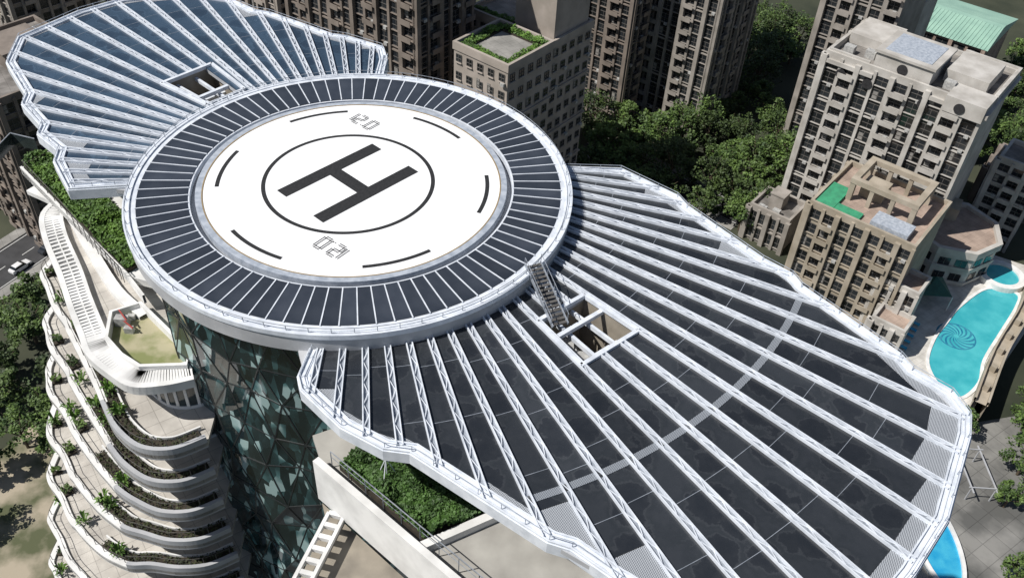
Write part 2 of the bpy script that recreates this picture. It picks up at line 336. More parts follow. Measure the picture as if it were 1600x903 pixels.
def wing(out,c,a0,a1,n,hole,arc,lab,smat):
    pt=lambda a,d,z:(c[0]+d*math.cos(a),c[1]+d*math.sin(a),z)
    slab=MB();w=None
    A=[math.radians(a0+(a1-a0)*i/n) for i in range(n+1)]
    inn=[circhit(c,a,14.75) for a in A];ou=[max(rayhit(c,a,out)-.25,inn[i]+.3) for i,a in enumerate(A)]
    ha0,ha1,hd0,hd1=hole
    def inh(i):
        m=math.degrees((A[i]+A[i+1])/2);return ha0<m<ha1
    segs=[]
    for i in range(n):
        if inh(i):segs+= [(i,inn[i],inn[i+1],hd0,hd0),(i,hd1,hd1,ou[i],ou[i+1])]
        else:segs.append((i,inn[i],inn[i+1],ou[i],ou[i+1]))
    for i,p,q,r,s in segs:
        a,b=A[i],A[i+1]
        if (p+q)/2>=(r+s)/2:continue
        slab.box8([pt(a,p,WZ-.45),pt(a,r,WZ-.45),pt(b,s,WZ-.45),pt(b,q,WZ-.45)],[pt(a,p,WZ-.12),pt(a,r,WZ-.12),pt(b,s,WZ-.12),pt(b,q,WZ-.12)])
    w=P(slab.obj('wing_roof',['grey']));w['label']=lab
    mb=MB();inner=offset(out,-.75);
    ctr=(sum(p[0] for p in out)/len(out),sum(p[1] for p in out)/len(out))
    if (Vector(inner[3])-Vector(ctr)).length>(Vector(out[3])-Vector(ctr)).length:inner=offset(out,.75)
    mix=lambda t:[((p[0]*(1-t)+q[0]*t),(p[1]*(1-t)+q[1]*t)) for p,q in zip(out,inner)]
    strip(mb,out,inner,WZ-.75,WZ+.02,0)
    strip(mb,mix(.08),mix(.2),WZ+.02,WZ+.16,0);strip(mb,mix(.5),mix(.58),WZ+.02,WZ+.08,0);strip(mb,mix(.88),inner,WZ+.02,WZ+.14,0)
    strip(mb,inner,mix(2.4),WZ-1.1,WZ-.5,1)
    sub(mb.obj('edge_fascia',['white','grey']),w)
    # low cable rail near the edge
    mb=MB();rl=mix(.3)
    for i in range(len(rl)-1):
        p,q=Vector(rl[i]),Vector(rl[i+1]);L=(q-p).length;k=max(1,int(L/1.3))
        for j in range(k):x=p.lerp(q,j/k);mb.beam((*x,WZ),(*x,WZ+.45),.035,.035)
        mb.beam((*p,WZ+.45),(*q,WZ+.45),.03,.03)
    sub(mb.obj('edge_railing',['rim']),w)
    for i,p,q,r,s in segs:
        a,b=A[i],A[i+1];am=(a+b)/2;deg=math.degrees(am)
        d0=max(p,q)+.1
        isout=(r==ou[i])
        if isout:
            t=random.choice([.62,.65,.7,1.1,1.7])
            if arc and -62<deg<-8:t=random.choice([1.25,1.3,1.4,2.0])
            ea,eb=r-t,s-t
            if random.random()<.35:ea=eb=min(r,s)-t
        else:ea=eb=r-.15
        if min(ea,eb)>d0+.5:
            rs=[(d0,d0,ea,eb)]
            if arc and d0<arc-.6 and min(ea,eb)>arc+.6:rs=[(d0,d0,arc-.24,arc-.24),(arc+.24,arc+.24,ea,eb)]
            for (x,x2,y,y2) in rs:
                mb=MB();mb.box8([pt(a,x,WZ-.11),pt(a,y,WZ-.11),pt(b,y2,WZ-.11),pt(b,x2,WZ-.11)],[pt(a,x,WZ-.02),pt(a,y,WZ-.02),pt(b,y2,WZ-.02),pt(b,x2,WZ-.02)])
                L=x+random.uniform(1.5,4)
                while L<min(y,y2)-.5:
                    mb.box8([pt(a,L,WZ-.02),pt(a,L+.03,WZ-.02),pt(b,L+.03,WZ-.02),pt(b,L,WZ-.02)],[pt(a,L,WZ-.012),pt(a,L+.03,WZ-.012),pt(b,L+.03,WZ-.012),pt(b,L,WZ-.012)],1)
                    L+=4.2
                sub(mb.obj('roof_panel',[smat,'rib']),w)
            if arc and len(rs)==2:
                mb=MB();x,y=arc-.22,arc+.22
                mb.box8([pt(a,x,WZ-.11),pt(a,y,WZ-.11),pt(b,y,WZ-.11),pt(b,x,WZ-.11)],[pt(a,x,WZ+.0),pt(a,y,WZ+.0),pt(b,y,WZ+.0),pt(b,x,WZ+.0)])
                sub(mb.obj('walkway_grating',['grated']),w)
        else:ea=eb=d0
        if isout and r-.3>ea+.06 and s-.3>eb+.06:
            mb=MB();mb.box8([pt(a,ea+.04,WZ-.11),pt(a,r-.3,WZ-.11),pt(b,s-.3,WZ-.11),pt(b,eb+.04,WZ-.11)],[pt(a,ea+.04,WZ-.01),pt(a,r-.3,WZ-.01),pt(b,s-.3,WZ-.01),pt(b,eb+.04,WZ-.01)])
            sub(mb.obj('edge_grating',['grate']),w)
    for i,a in enumerate(A):
        nx,ny=-math.sin(a),math.cos(a)
        m=math.degrees(a);sl=[(inn[i]+.05,ou[i]-.2)]
        if ha0+1<m<ha1-1:sl=[(inn[i]+.05,hd0),(hd1,ou[i]-.2)]
        mb=MB();nn=Vector((nx,ny,0))
        for x,y in sl:
            if y-x<.3:continue
            for off in (-.17,.17):
                mb.beam(Vector(pt(a,x,WZ+.08))+nn*off,Vector(pt(a,y,WZ+.08))+nn*off,.07,.2)
            mb.beam(pt(a,x,WZ-.02),pt(a,y,WZ-.02),.27,.04,1)
            L=x+.4;k=0
            while L<y-.8:
                sg=.13 if k%2 else -.13
                mb.beam(Vector(pt(a,L,WZ+.1))-nn*sg,Vector(pt(a,L+.8,WZ+.1))+nn*sg,.045,.05);L+=.8;k+=1
        sub(mb.obj('roof_rib',['white','rib']),w)
    h0,h1=math.radians(ha0),math.radians(ha1)
    q=[pt(h0,hd0,0),pt(h0,hd1,0),pt(h1,hd1,0),pt(h1,hd0,0)]
    mb=MB()
    for i in range(4):
        a,b=q[i],q[(i+1)%4];mb.poly([(a[0],a[1],WZ-4),(b[0],b[1],WZ-4),(b[0],b[1],WZ-.13),(a[0],a[1],WZ-.13)])
    mb.poly([(x[0],x[1],WZ-4) for x in q])
    sub(mb.obj('plant_well',['tan'],fix=False),w)
    mb=MB()
    for i in range(4):mb.beam((q[i][0],q[i][1],WZ+.02),(q[(i+1)%4][0],q[(i+1)%4][1],WZ+.02),.26,.3)
    mb.beam(pt(h0,hd0+(hd1-hd0)*.35,WZ-.3),pt(h1,hd0+(hd1-hd0)*.35,WZ-.3),.28,.3)
    mb.beam(pt(h0+(h1-h0)*.35,hd0,WZ-.7),pt(h0+(h1-h0)*.35,hd1,WZ-.7),.22,.3)
    mb.beam(pt(h0+(h1-h0)*.72,hd0,WZ-.7),pt(h0+(h1-h0)*.72,hd1,WZ-.7),.18,.3)
    mb.beam(pt(h0,hd0+(hd1-hd0)*.7,WZ-1.9),pt(h1,hd0+(hd1-hd0)*.7,WZ-1.9),.25,.25)
    sub(mb.obj('plant_well_frame',['white']),w)
    for k in range(4):
        mb=MB();x=pt(h0+(h1-h0)*random.uniform(.2,.8),hd0+(hd1-hd0)*(.15+.22*k),WZ-3.9)
        s=random.uniform(.4,.7);mb.prism(circ(s,10,c=x[:2]) if k%2 else [(x[0]-s,x[1]-s),(x[0]+s,x[1]-s),(x[0]+s,x[1]+s*.7),(x[0]-s,x[1]+s*.7)],WZ-3.9,WZ-3.9+random.uniform(1,2.4))
        mb.beam((x[0]-.9,x[1],WZ-3.0),(x[0]+.9,x[1]+.3,WZ-3.0),.2,.2)
        sub(mb.obj('ventilation_plant',['yellow']),w)
    return w
wr=wing(RW,(-.5,6),-90.5,0,26,(-52.3,-42,22,26.3),33.0,'wing roof with dark slate panels and white ribs','slate')
wl=wing(LW,(0,2),93,195,28,(135,148,15.9,21.2),None,'wing roof with slate panels painted with blue sky sheen and white ribs','slate_sky_sheen')
mb=MB();d=Vector((.42,-.9,0)).normalized();s0=Vector((12.5,-7.6,0));n=Vector((d.y,-d.x,0))
mb.beam(s0-n*.5+Vector((0,0,.1)),s0+d*4.4-n*.5+Vector((0,0,-1.25)),.07,.25);mb.beam(s0+n*.5+Vector((0,0,.1)),s0+d*4.4+n*.5+Vector((0,0,-1.25)),.07,.25)
for i in range(15):
    p=s0+d*(.2+i*.29)+Vector((0,0,.07-i*.09));mb.beam(p-n*.45,p+n*.45,.2,.04,1)
for sgn in (-1,1):
    for i in range(5):
        p=s0+d*(i*1.05)+n*.55*sgn+Vector((0,0,.1-i*.32));mb.beam(p,p+Vector((0,0,.6)),.04,.04)
    mb.beam(s0+n*.55*sgn+Vector((0,0,.7)),s0+d*4.3+n*.55*sgn+Vector((0,0,-.6)),.035,.035)
P(mb.obj('access_stair',['rib','frame']))
def shrink(poly,c,k):return [(c[0]+(p[0]-c[0])*k,c[1]+(p[1]-c[1])*k) for p in poly]
def body(poly,z0,z1,name='curtain_wall'):
    mb=MB();mb.prism(poly,z0,z1,0,True,False);z=z1-3.5
    o=offset(poly,-.12,True);i_=offset(poly,.1,True)
    while z>z0:
        strip(mb,o,i_,z,z+.45,1,True);z-=3.5
    return P(mb.obj(name,['glass','grey'],fix=False))
body(shrink(RW,(14,-8),.7),GZ,WZ-.6)
body([(-24,9.5),(-27,14),(-27,20),(-22,26),(-14,24),(-4,20),(0,10),(-12,2)],GZ,WZ-.6)
# ---- left terraces
def prof(k):
    return [(-24.6,9),(-25.9,5-1.0*k),(-26.1,2.4-2.0*k),(-25.3,.5-2.08*k),(-23.6,-1.6-2.05*k),(-21.2,-4.6-1.9*k),(-18.9,-7.5-1.6*k),(-17.2,-9.7-1.25*k),(-16.0,-11.4-.9*k),(-14.5,-13.2-.42*k),(-12.4,-14.6-.1*k),(-10.2,-14.6),(-8.3,-13.4)]
random.seed(3)
for k in range(0,9):
    z=-12.5-3.5*k
    C=cr_spline(prof(k),7)
    C=[(x-.10*math.sin(i*.5+k) if i<34 else x,y-.06*math.sin(i*.5+k) if i<34 else y) for i,(x,y) in enumerate(C)]
    inn=[(-8.6,-9.5),(-14,-2),(-18,6)]
    mb=MB();mb.prism(C+inn,z-.35,z,0)
    P(mb.obj('floor_slab',['conc']))
    sgn=1
    t=offset(C,.35)
    if (Vector(t[20])-Vector((-12,0))).length>(Vector(C[20])-Vector((-12,0))).length:sgn=-1
    nL=8*7-2
    mb=MB();strip(mb,C[:nL+1],offset(C,.45*sgn)[:nL+1],z-.45,z+.2,0);P(mb.obj('terrace_kerb',['concw']))
    mb=MB();strip(mb,C[nL:],offset(C,.3*sgn)[nL:],z-.5,z+.55,0);P(mb.obj('terrace_parapet',['grey']))
    mb=MB();strip(mb,offset(C,1.2*sgn)[nL-14:],offset(C,1.32*sgn)[nL-14:],z,z+.35,0);P(mb.obj('planter_kerb',['concw']))
    i0=offset(C,.3*sgn);mb=MB()
    for i in range(4,len(C)-1,3):
        b0=.2 if i<nL else .55
        mb.beam((*i0[i],z+b0),(*i0[i],z+b0+.7),.035,.035)
    for i in range(4,nL-1):mb.beam((*i0[i],z+.9),(*i0[i+1],z+.9),.03,.03)
    for i in range(nL,len(C)-1):mb.beam((*i0[i],z+1.25),(*i0[i+1],z+1.25),.03,.03)
    P(mb.obj('terrace_railing',['frame']))
    i1=offset(C,.48*sgn);i2=offset(C,1.18*sgn)
    seg=i1[nL-13:-1]+list(reversed(i2[nL-13:-1]))
    hedge(seg,z,.45,320,.2,'low dark planter hedge along a curved terrace edge','leafd')
    for _ in range(2):
        a=random.randrange(8,34);b=a+2
        hedge(i1[a:b+1]+list(reversed(i2[a:b+1])),z,.6,60,.26,'small planter bed on a pale terrace edge','leaf')
    W=[(p[0]+(-10-p[0])*.26,p[1]+(1-p[1])*.26) for p in C[7:]]
    mb=MB();mb.prism(W+[(-9,-8),(-14,-2)],z,z+3.15,0)
    for i in range(0,len(W),3):mb.beam((*W[i],z),(*W[i],z+3.1),.14,.2,1)
    strip(mb,offset(W,-.08*sgn),offset(W,.06*sgn),z+2.7,z+3.1,1);strip(mb,offset(W,-.08*sgn),offset(W,.06*sgn),z,z+.25,1)
    P(mb.obj('terrace_glazing',['glass','concw']))
TC=cr_spline([(-25.6,7.5),(-26.2,4.8),(-24.8,1.8),(-22,-2.2),(-20,-5.3),(-18.0,-8.2),(-16.8,-9.9),(-14.8,-11.4),(-12.9,-12.4),(-10.8,-12.1),(-9.1,-11.4)],5)
s2=1 if (Vector(offset(TC,1)[15])-Vector((-12,0))).length<(Vector(TC[15])-Vector((-12,0))).length else -1
Ti=offset(TC,1.7*s2)
mb=MB();mb.prism(Ti+[(-8.7,-9.2),(-13,-3),(-17,1),(-22,9)],-9.4,-9.0)
P(mb.obj('terrace_slab',['conc']))
mb=MB();strip(mb,TC,offset(TC,.4*s2),-9.3,-8.55);strip(mb,offset(TC,1.5*s2),offset(TC,1.75*s2),-9.3,-8.5)
strip(mb,offset(TC,.95*s2),offset(TC,1.05*s2),-8.8,-8.58)
o=offset(TC,1.5*s2)
for i in range(len(TC)-1):
    for t in (0,.5):
        a_=Vector(TC[i]).lerp(Vector(TC[i+1]),t);b_=Vector(o[i]).lerp(Vector(o[i+1]),t)
        mb.beam((*a_,-8.75),(*b_,-8.75),.22,.35)
P(mb.obj('pergola_edge',['concw']))
W=[(p[0]+(-10-p[0])*.3,p[1]+(1-p[1])*.3) for p in TC];mb=MB();mb.prism(W+[(-9,-8),(-14,-2)],-12.5,-9.4,0)
for i in range(0,len(W),2):mb.beam((*W[i],-12.5),(*W[i],-9.4),.14,.2,1)
P(mb.obj('terrace_glazing',['glass','concw']))
mb=MB();dk=[(-16.4,-6.0),(-14.9,-5.0),(-12,-7.6),(-10.2,-9.2),(-9.9,-10.3),(-12.8,-10.7),(-14.3,-9.8),(-15.8,-8.4)]
mb.prism(dk,-8.99,-8.9,0);mb2=offset(dk,.25,True);strip(mb,dk,mb2,-8.99,-8.2,1,True)
P(mb.obj('sunken_deck',['moss','concw']))
mb=MB()
for x,y,s in ((-15.6,-6.5,.45),(-14.9,-7.2,.3),(-15.2,-5.9,.25)):
    mb.prism([(x-s,y-s*.6),(x+s,y-s*.6),(x+s,y+s*.6),(x-s,y+s*.6)],-8.9,-8.9+s*1.6)
mb.beam((-15.9,-6.3,-8.3),(-14.5,-7.4,-8.3),.08,.08,1);mb.beam((-15.9,-6.0,-8.0),(-15.0,-7.0,-8.0),.08,.08,1)
tag(mb.obj('maintenance_machine',['yellow','red']),'small rooftop maintenance machine on a mossy deck','machine')
hedge([(-29.3,9.4),(-28.2,11.4),(-25,9.6),(-14.8,-.4),(-16.4,-2.6),(-19,-.2)],-7.6,1.0,7500,.26,'bright green roof planting strip beside a pale terrace')
mb=MB();mb.prism([(-29.5,9.2),(-28.4,11.8),(-22,13),(-13,1),(-14,-3.5),(-16.4,-2.9)],-8.2,-7.6);mb2=[(-29.5,9.2),(-16.4,-2.9),(-14.5,-5)]
strip(mb,mb2,offset(mb2,.18),-8.2,-7.45);P(mb.obj('planter_deck',['concw']))
cb=[(-28.6,7.6),(-25.0,5.5),(-21.0,.6),(-17.5,-3.6),(-14.6,-6.0)];cb=cr_spline(cb,5);mb=MB();strip(mb,cb,offset(cb,.8),-9.0,-8.6)
P(mb.obj('terrace_kerb',['concw']))
mb=MB();q0=cr_spline([(-28.9,8.9),(-24,4.2),(-19.5,-.3),(-16.5,-3.2)],6)
for i in range(0,len(q0)):
    mb.beam((*q0[i],-8),(*q0[i],-6.6),.04,.04)
    if i:mb.beam((*q0[i-1],-6.6),(*q0[i],-6.6),.05,.05);mb.beam((*q0[i-1],-7.1),(*q0[i],-7.1),.03,.03)
P(mb.obj('terrace_railing',['frame']))
mb=MB()
gl=[(-32,9.5),(-31.8,13),(-29.5,12.4)]
for i in range(len(gl)-1):
    a_,b_=Vector(gl[i]),Vector(gl[i+1]);mb.poly([(*a_,-8),(*b_,-8),(*b_,-6.8),(*a_,-6.8)],0);mb.beam((*a_,-6.8),(*b_,-6.8),.07,.07,1)
P(mb.obj('glass_balustrade',['glass','rib'],fix=False))
mb=MB();mb.prism([(-.6,-15),(.5,-17.3),(10.5,-25.2),(20,-33),(24,-33),(26,-16),(8,-10)],-9.4,-9.0,0);P(mb.obj('terrace_slab',['plain']))
mb=MB();ln=[(.3,-17.2),(10.2,-25.1),(18,-31.3)];strip(mb,ln,offset(ln,-.45),-12.0,-8.2);P(mb.obj('terrace_wall',['concw']))
ln2=[(1.1,-17.3),(10.6,-24.8),(16,-29.1)]
mb=MB()
for i in range(2):
    a_,b_=Vector(ln2[i]),Vector(ln2[i+1]);L=(b_-a_).length;nn=int(L/1.4)
    for j in range(nn+1):q=a_.lerp(b_,j/nn);mb.beam((*q,-9),(*q,-7.5),.05,.05)
    mb.beam((*a_,-7.5),(*b_,-7.5),.05,.05);mb.beam((*a_,-8.0),(*b_,-8.0),.03,.03)
P(mb.obj('safety_railing',['rib']))
hedge([(1.6,-17.5),(4.5,-14.6),(11.4,-19.6),(7.3,-22.2)],-9.0,1.4,13000,.25,'dense green shrub bed below the wing roof','leafg')
mb=MB();mb.prism([(7.0,-22.5),(11.6,-19.7),(11.9,-20.1),(7.3,-22.9)],-9.0,-8.4);P(mb.obj('planter_wall',['concw']))
mb=MB();mb.prism([(.1,-17.2),(9.8,-25.2),(16,-31),(4,-33),(-.9,-27),(.6,-18.4)],-13.4,-13.0,0);P(mb.obj('terrace_slab',['tan']))
pa,pb=Vector((.9,-18.6)),Vector((-.9,-26));
mb=MB();n=Vector((1,-.2)).normalized()
for off in (0,1.0):mb.beam((*(pa+n*off),-12),(*(pb+n*off),-12),.22,.35)
for i in range(10):q=pa.lerp(pb,i/9);mb.beam((*q,-12.01),(*(q+n*1.0),-12.01),.3,.33)
P(mb.obj('pergola_edge',['concw']))
mb=MB()
for t in (0,120,240):
    a_=math.radians(t+20);mb.beam((4.6+.7*math.cos(a_),-18.2+.7*math.sin(a_),-8.6),(4.6,-18.2,-6.6),.05,.05)
mb.beam((4.6,-18.2,-8.6),(4.6,-18.2,-5.6),.06,.06)
for t in (0,60,120):
    a_=math.radians(t);mb.beam((4.6-.5*math.cos(a_),-18.2-.5*math.sin(a_),-5.7),(4.6+.5*math.cos(a_),-18.2+.5*math.sin(a_),-5.7),.04,.04)
tag(mb.obj('antenna_mast',['white']),'white tripod antenna mast standing in green shrubs','antenna')
# ================================================================= CITY
u=Vector((.8,-.6));v=Vector((.6,.8))
def building(label,fl,w,d,zt,nfl,bw,wm,faces='FLR',zb=GZ,balc=3,name='apartment_tower',roofm='roof',pil=True,win_w=.72,win_h=.62,parapet=1.0,pent=True,strips=False,sm=.14):
    o=Vector(fl);root=empty(name,label,'building',(fl[0],fl[1],zb))
    def mp(a,b,z):q=o+u*a+v*b;return (q.x,q.y,z)
    def add(mb,nm,mats):
        x=mb.obj(nm,mats);x.parent=root;x.matrix_parent_inverse=Matrix.Translation((-fl[0],-fl[1],-zb));return x
    def bx(mb,a0,a1,b0,b1,z0,z1,mi=0):mb.box8([mp(a0,b0,z0),mp(a1,b0,z0),mp(a1,b1,z0),mp(a0,b1,z0)],[mp(a0,b0,z1),mp(a1,b0,z1),mp(a1,b1,z1),mp(a0,b1,z1)],mi)
    mb=MB();bx(mb,0,w,0,d,zb,zt);add(mb,'wall',[wm])
    mb=MB();bx(mb,.3,w-.3,.3,d-.3,zt,zt+.05);add(mb,'roof',[roofm])
    mb=MB();t=.35
    for a0,a1,b0,b1 in ((-.2,w+.2,-.2,t),(-.2,w+.2,d-t,d+.2),(-.2,t,t,d-t),(w-t,w+.2,t,d-t)):bx(mb,a0,a1,b0,b1,zt-.5,zt+parapet)
    add(mb,'parapet',[wm])
    fh=(zt-zb)/nfl
    fr=MB();wins=[]
    def face(tg,L):
        nb=max(2,round(L/bw));b=L/nb
        def fb(l0,l1,d0,d1,z0,z1,mi=0):
            if tg=='F':bx(fr,l0,l1,-d1,-d0,z0,z1,mi)
            elif tg=='L':bx(fr,-d1,-d0,l0,l1,z0,z1,mi)
            else:bx(fr,w+d0,w+d1,l0,l1,z0,z1,mi)
        for i in range(nb):
            isb=balc and (i%balc==1)
            if strips and (not isb or sm<.14):fb(i*b+b*sm,(i+1)*b-b*sm,.003,.05,zb+fh,zt-1.2,1)
            for f in range(nfl):
                z=zb+f*fh
                c=(i+.5)*b
                q=mp(c,0,z) if tg=='F' else (mp(0,c,z) if tg=='L' else mp(w,c,z))
                if visible(q,160):
                    wins.append((tg,c,z,b,isb,fh))
                    rr=random.random()
                    if rr<.12:fb(c-b*.3,c-.1,.07,.1,z+fh*.3,z+fh*.8,2)
                    elif rr<.3:fb(c-.45+b*.2,c+.35+b*.2,.1,.6,z+.15,z+.75,3)
                if isb:
                    fb(i*b+.15,(i+1)*b-.15,.003,1.3,z-.12,z+.1)
                    fb(i*b+.15,(i+1)*b-.15,1.2,1.3,z+.1,z+.95)
        if pil:
            for i in range(nb+1):
                pw=.3 if i%2 else .5;pd=.5 if i%2 else .9
                fb(i*b-pw,i*b+pw,-.1,pd,zb,zt+.3)
        for f in range(1,nfl,3):
            z=zb+f*fh-.25
            fb(-.3,L+.3,-.08,.32,z,z+.3)
    for t_ in faces:face(t_,w if t_=='F' else d)
    if fr.v:add(fr,'facade_frame',[wm,'win','curtain','yellow'])
    def winmesh(b,h):
        m=MB();ww=b*win_w/2;hh=h*win_h
        m.box8([(-ww,0,0),(ww,0,0),(ww,.1,0),(-ww,.1,0)],[(-ww,0,hh),(ww,0,hh),(ww,.1,hh),(-ww,.1,hh)],0)
        for x in (-ww,ww,0):m.beam((x,-.02,0),(x,-.02,hh),.1,.1,1)
        for z in (0,hh,hh*.45):m.beam((-ww,-.025,z),(ww,-.025,z),.1,.12,1)
        m.beam((-ww-.1,-.12,-.12),(ww+.1,-.12,-.12),.3,.15,2)
        return m
    wins.sort(key=lambda q:-q[2])
    cache={};restmb=MB()
    rot={'F':math.atan2(u.y,u.x),'L':math.atan2(-v.y,-v.x),'R':math.atan2(v.y,v.x)}
    for k,(tg,c,z,b,isb,h) in enumerate(wins):
        if tg=='F':p=mp(c,-.06,z+h*.24)
        elif tg=='L':p=mp(-.06,c,z+h*.24)
        else:p=mp(w+.06,c,z+h*.24)
        key=(round(b,2))
        if key not in cache:cache[key]=(winmesh(b,h),None)
        m,me=cache[key]
        if k<100:
            if me is None:
                x=m.obj('window',['win','frame',wm]);me=x.data;cache[key]=(m,me)
            else:
                x=bpy.data.objects.new('window',me);COL.objects.link(x)
            x.parent=root;x.location=Vector(p)-root.location;x.rotation_euler=(0,0,rot[tg])
        else:
            R=Matrix.Translation(p)@Matrix.Rotation(rot[tg],4,'Z');i0=len(restmb.v)
            restmb.v+=[tuple(R@Vector(q)) for q in m.v];restmb.f+=[tuple(i+i0 for i in f) for f in m.f];restmb.m+=m.m
    if restmb.v:
        x=restmb.obj('window',['win','frame',wm],fix=False);x.parent=root;x.matrix_parent_inverse=Matrix.Translation((-fl[0],-fl[1],-zb));x['kind']='stuff'
    if pent and visible(mp(w/2,d/2,zt),100):
        mb=MB();bx(mb,w*.3,w*.62,d*.35,d*.75,zt+.05,zt+3.2);bx(mb,w*.28,w*.64,d*.33,d*.77,zt+3.2,zt+3.5);add(mb,'penthouse',[wm])
        for _ in range(5):
            mb=MB();a=random.uniform(.1,.8)*w;b=random.choice([.12,.85])*d;s=random.uniform(.6,1.1);bx(mb,a,a+s*1.6,b-s/2,b+s/2,zt+.05,zt+.05+s*1.3)
            add(mb,'rooftop_unit',['yellow'])
    return root,mp,bx,add
r,mp,bx,add=building('light stone apartment tower with balconies and stepped crown',(70,116),31,19,-45,13,3.4,'stoneA','FL',pent=False,strips=True,sm=.1,win_w=.74,win_h=.72)
for bb in ((-.8,10,-.8,20,-46.2,-45.4),(20,32,-.8,20,-46.2,-45.4),(21,29,6,16,-44.9,-42.5),(1,8,8,17,-44.9,-42.8),(24,31.4,-1.2,5,-47,-43.9)):
    mb=MB();bx(mb,*bb);add(mb,'crown_block',['stoneA'])
mb=MB();bx(mb,9,20,1,12,-44.9,-41.5);bx(mb,8.6,20.4,.6,12.4,-41.5,-41.0);add(mb,'penthouse',['stoneA'])
for a0,a1,b0,b1 in ((.2,8.5,.2,.7),(.2,8.5,19,19.5),(.2,.7,.7,19),(20.6,31,19.2,19.7),(31,31.5,5,19.7)):
    mb=MB();bx(mb,a0,a1,b0,b1,-45.3,-43.6);add(mb,'parapet',['stoneA'])
for bb in ((.8,8.4,.8,7.8,-45.35,-45.2),(21,31,-.1,5.9,-45.35,-45.2),(21,30.9,16.2,19.1,-45.35,-45.2)):
    mb=MB();bx(mb,*bb);add(mb,'roof',['roof'])
for a_,b_ in ((2,3),(6,4),(22,3),(25,14),(12,15),(16,16)):
    mb=MB();bx(mb,a_,a_+2,b_,b_+1.5,-44.95,-43.4);add(mb,'rooftop_unit',['yellow'])
for a_,z_ in ((4,-47.6),(9.5,-47.6),(14.5,-43.3),(20.5,-47.6),(27,-45.6)):
    mb=MB();off=.55 if z_<-47 else (-.95 if z_>-44 else 1.25)
    c=mp(a_,-off,z_);pts=[Vector(c)+Vector((u.x,u.y,0))*1.0*math.cos(i/16*6.283)+Vector((0,0,1))*1.0*math.sin(i/16*6.283) for i in range(16)]
    mb.box8(pts,[p-Vector((v.x,v.y,0))*.15 for p in pts]);add(mb,'round_vent',['dark'])
mb=MB();bx(mb,10,19,2,11,-40.99,-40.9);add(mb,'skylight',['rim'])
building('grey stone apartment tower with narrow windows',(75,141),16,18,-30,17,3.0,'stoneE','FL',strips=True,sm=.12)
building('pale stone apartment tower behind a tree belt',(89,152),11,13,-47,12,3.2,'stoneA','FL')
r,mp,bx,add=building('tan stone apartment block with rooftop pergola and terrace',(66,89),20,18,-62,7,2.8,'stoneB','FL',pent=False,roofm='roofpink',name='apartment_block',balc=4,win_w=.78)
mb=MB()
for a0,a1,b0,b1 in ((4,17,6,7.2),(4,17,15,16.2),(4,5.2,7.2,15),(15.8,17,7.2,15)):bx(mb,a0,a1,b0,b1,-58.2,-57.2)
for a_ in (4.1,15.9):
    for b_ in (6.1,15.1):bx(mb,a_,a_+1,b_,b_+1,-61.95,-58.2)
for a_ in (8,12):bx(mb,a_,a_+.8,6.1,7,-61.95,-58.2);bx(mb,a_,a_+.8,15.2,16,-61.95,-58.2)
add(mb,'rooftop_pergola',['stoneB'])
mb=MB();bx(mb,.5,4,.6,9,-61.9,-61.3);add(mb,'green_awning',['turf'])
mb=MB();bx(mb,4.01,9,.6,3.2,-61.9,-61.4);add(mb,'green_awning',['turf'])
mb=MB();bx(mb,11,18,1,5,-61.9,-60.6);add(mb,'rooftop_unit',['rim'])
mb=MB();bx(mb,5.5,10,9,13,-61.9,-59.2);add(mb,'rooftop_unit',['stoneB'])
oc=Vector((101,101));oz=-73;root=empty('apartment_block','octagonal stone apartment block with pink tiled roof terrace','building',(oc.x,oc.y,GZ))
def addc(mb,nm,mats):
    x=mb.obj(nm,mats);x.parent=root;x.matrix_parent_inverse=Matrix.Translation(-root.location);return x
mb=MB();mb.prism(circ(9.3,8,10,370,c=oc),GZ,oz-1);addc(mb,'wall',['stoneA'])
mb=MB();mb.prism(circ(8.9,8,10,370,c=oc),oz-1,oz-.9);addc(mb,'roof',['roofpink'])
mb=MB();strip(mb,circ(9.8,8,10,370,c=oc),circ(8.8,8,10,370,c=oc),oz-1.8,oz-.1,0,True);addc(mb,'parapet',['stoneA'])
for z in (-78,-81.5):
    mb=MB();strip(mb,circ(9.6,8,10,370,c=oc),circ(9.1,8,10,370,c=oc),z,z+.7,0,True);addc(mb,'cornice',['stoneA'])
mb=MB();mb.prism([(97,105),(102,103),(104,107),(99,109)],oz-.9,oz+2);addc(mb,'penthouse',['stoneB'])
C8=circ(9.35,8,10,370,c=oc)
for i in range(8):
    a_,b_=Vector(C8[i]),Vector(C8[(i+1)%8])
    for z in (-77.2,-80.7):
        for t in (.28,.72):
            q=a_.lerp(b_,t);e=(b_-a_).normalized();mb=MB();mb.beam((*(q-e*1.1),z+.8),(*(q+e*1.1),z+.8),.12,1.7,0);mb.beam((*q,z-.05),(*q,z+1.6),.16,.1,1);addc(mb,'window',['win','frame'])
building('stone connecting block with pink tiled roof',(82,88),6,10,-69,5,2.8,'stoneA','FL',pent=False,name='apartment_block',roofm='roofpink',balc=0)
building('low pale stone podium wing beside the pool',(79.5,79),7,6,-71,4,2.4,'stoneA','FL',pent=False,name='podium_block',roofm='roofpink',balc=0)
building('stepped pale stone podium wing beside the pool',(78,73.5),6,5,-76,3,2.2,'stoneA','FL',pent=False,name='podium_block',roofm='roofpink',balc=0)
building('small grey service building with flat roof',(61,108),9,8,-77,2,2.5,'stoneE','FL',name='service_building',balc=0)
r,mp,bx,add=building('taupe tiled building with hedge-edged roof garden',(-2,99),12.6,12.8,-40,13,2.6,'stoneC','FR',pent=False,balc=0,roofm='pave',pil=False,win_w=.5,win_h=.42)
h=[mp(a_,b_,0)[:2] for a_,b_ in ((.6,.6),(12,.6),(12,2.2),(2.4,2.2),(2.4,12.2),(.6,12.2))]
hedge(h,-40,1.2,2600,.4,'clipped green hedge on a roof garden')
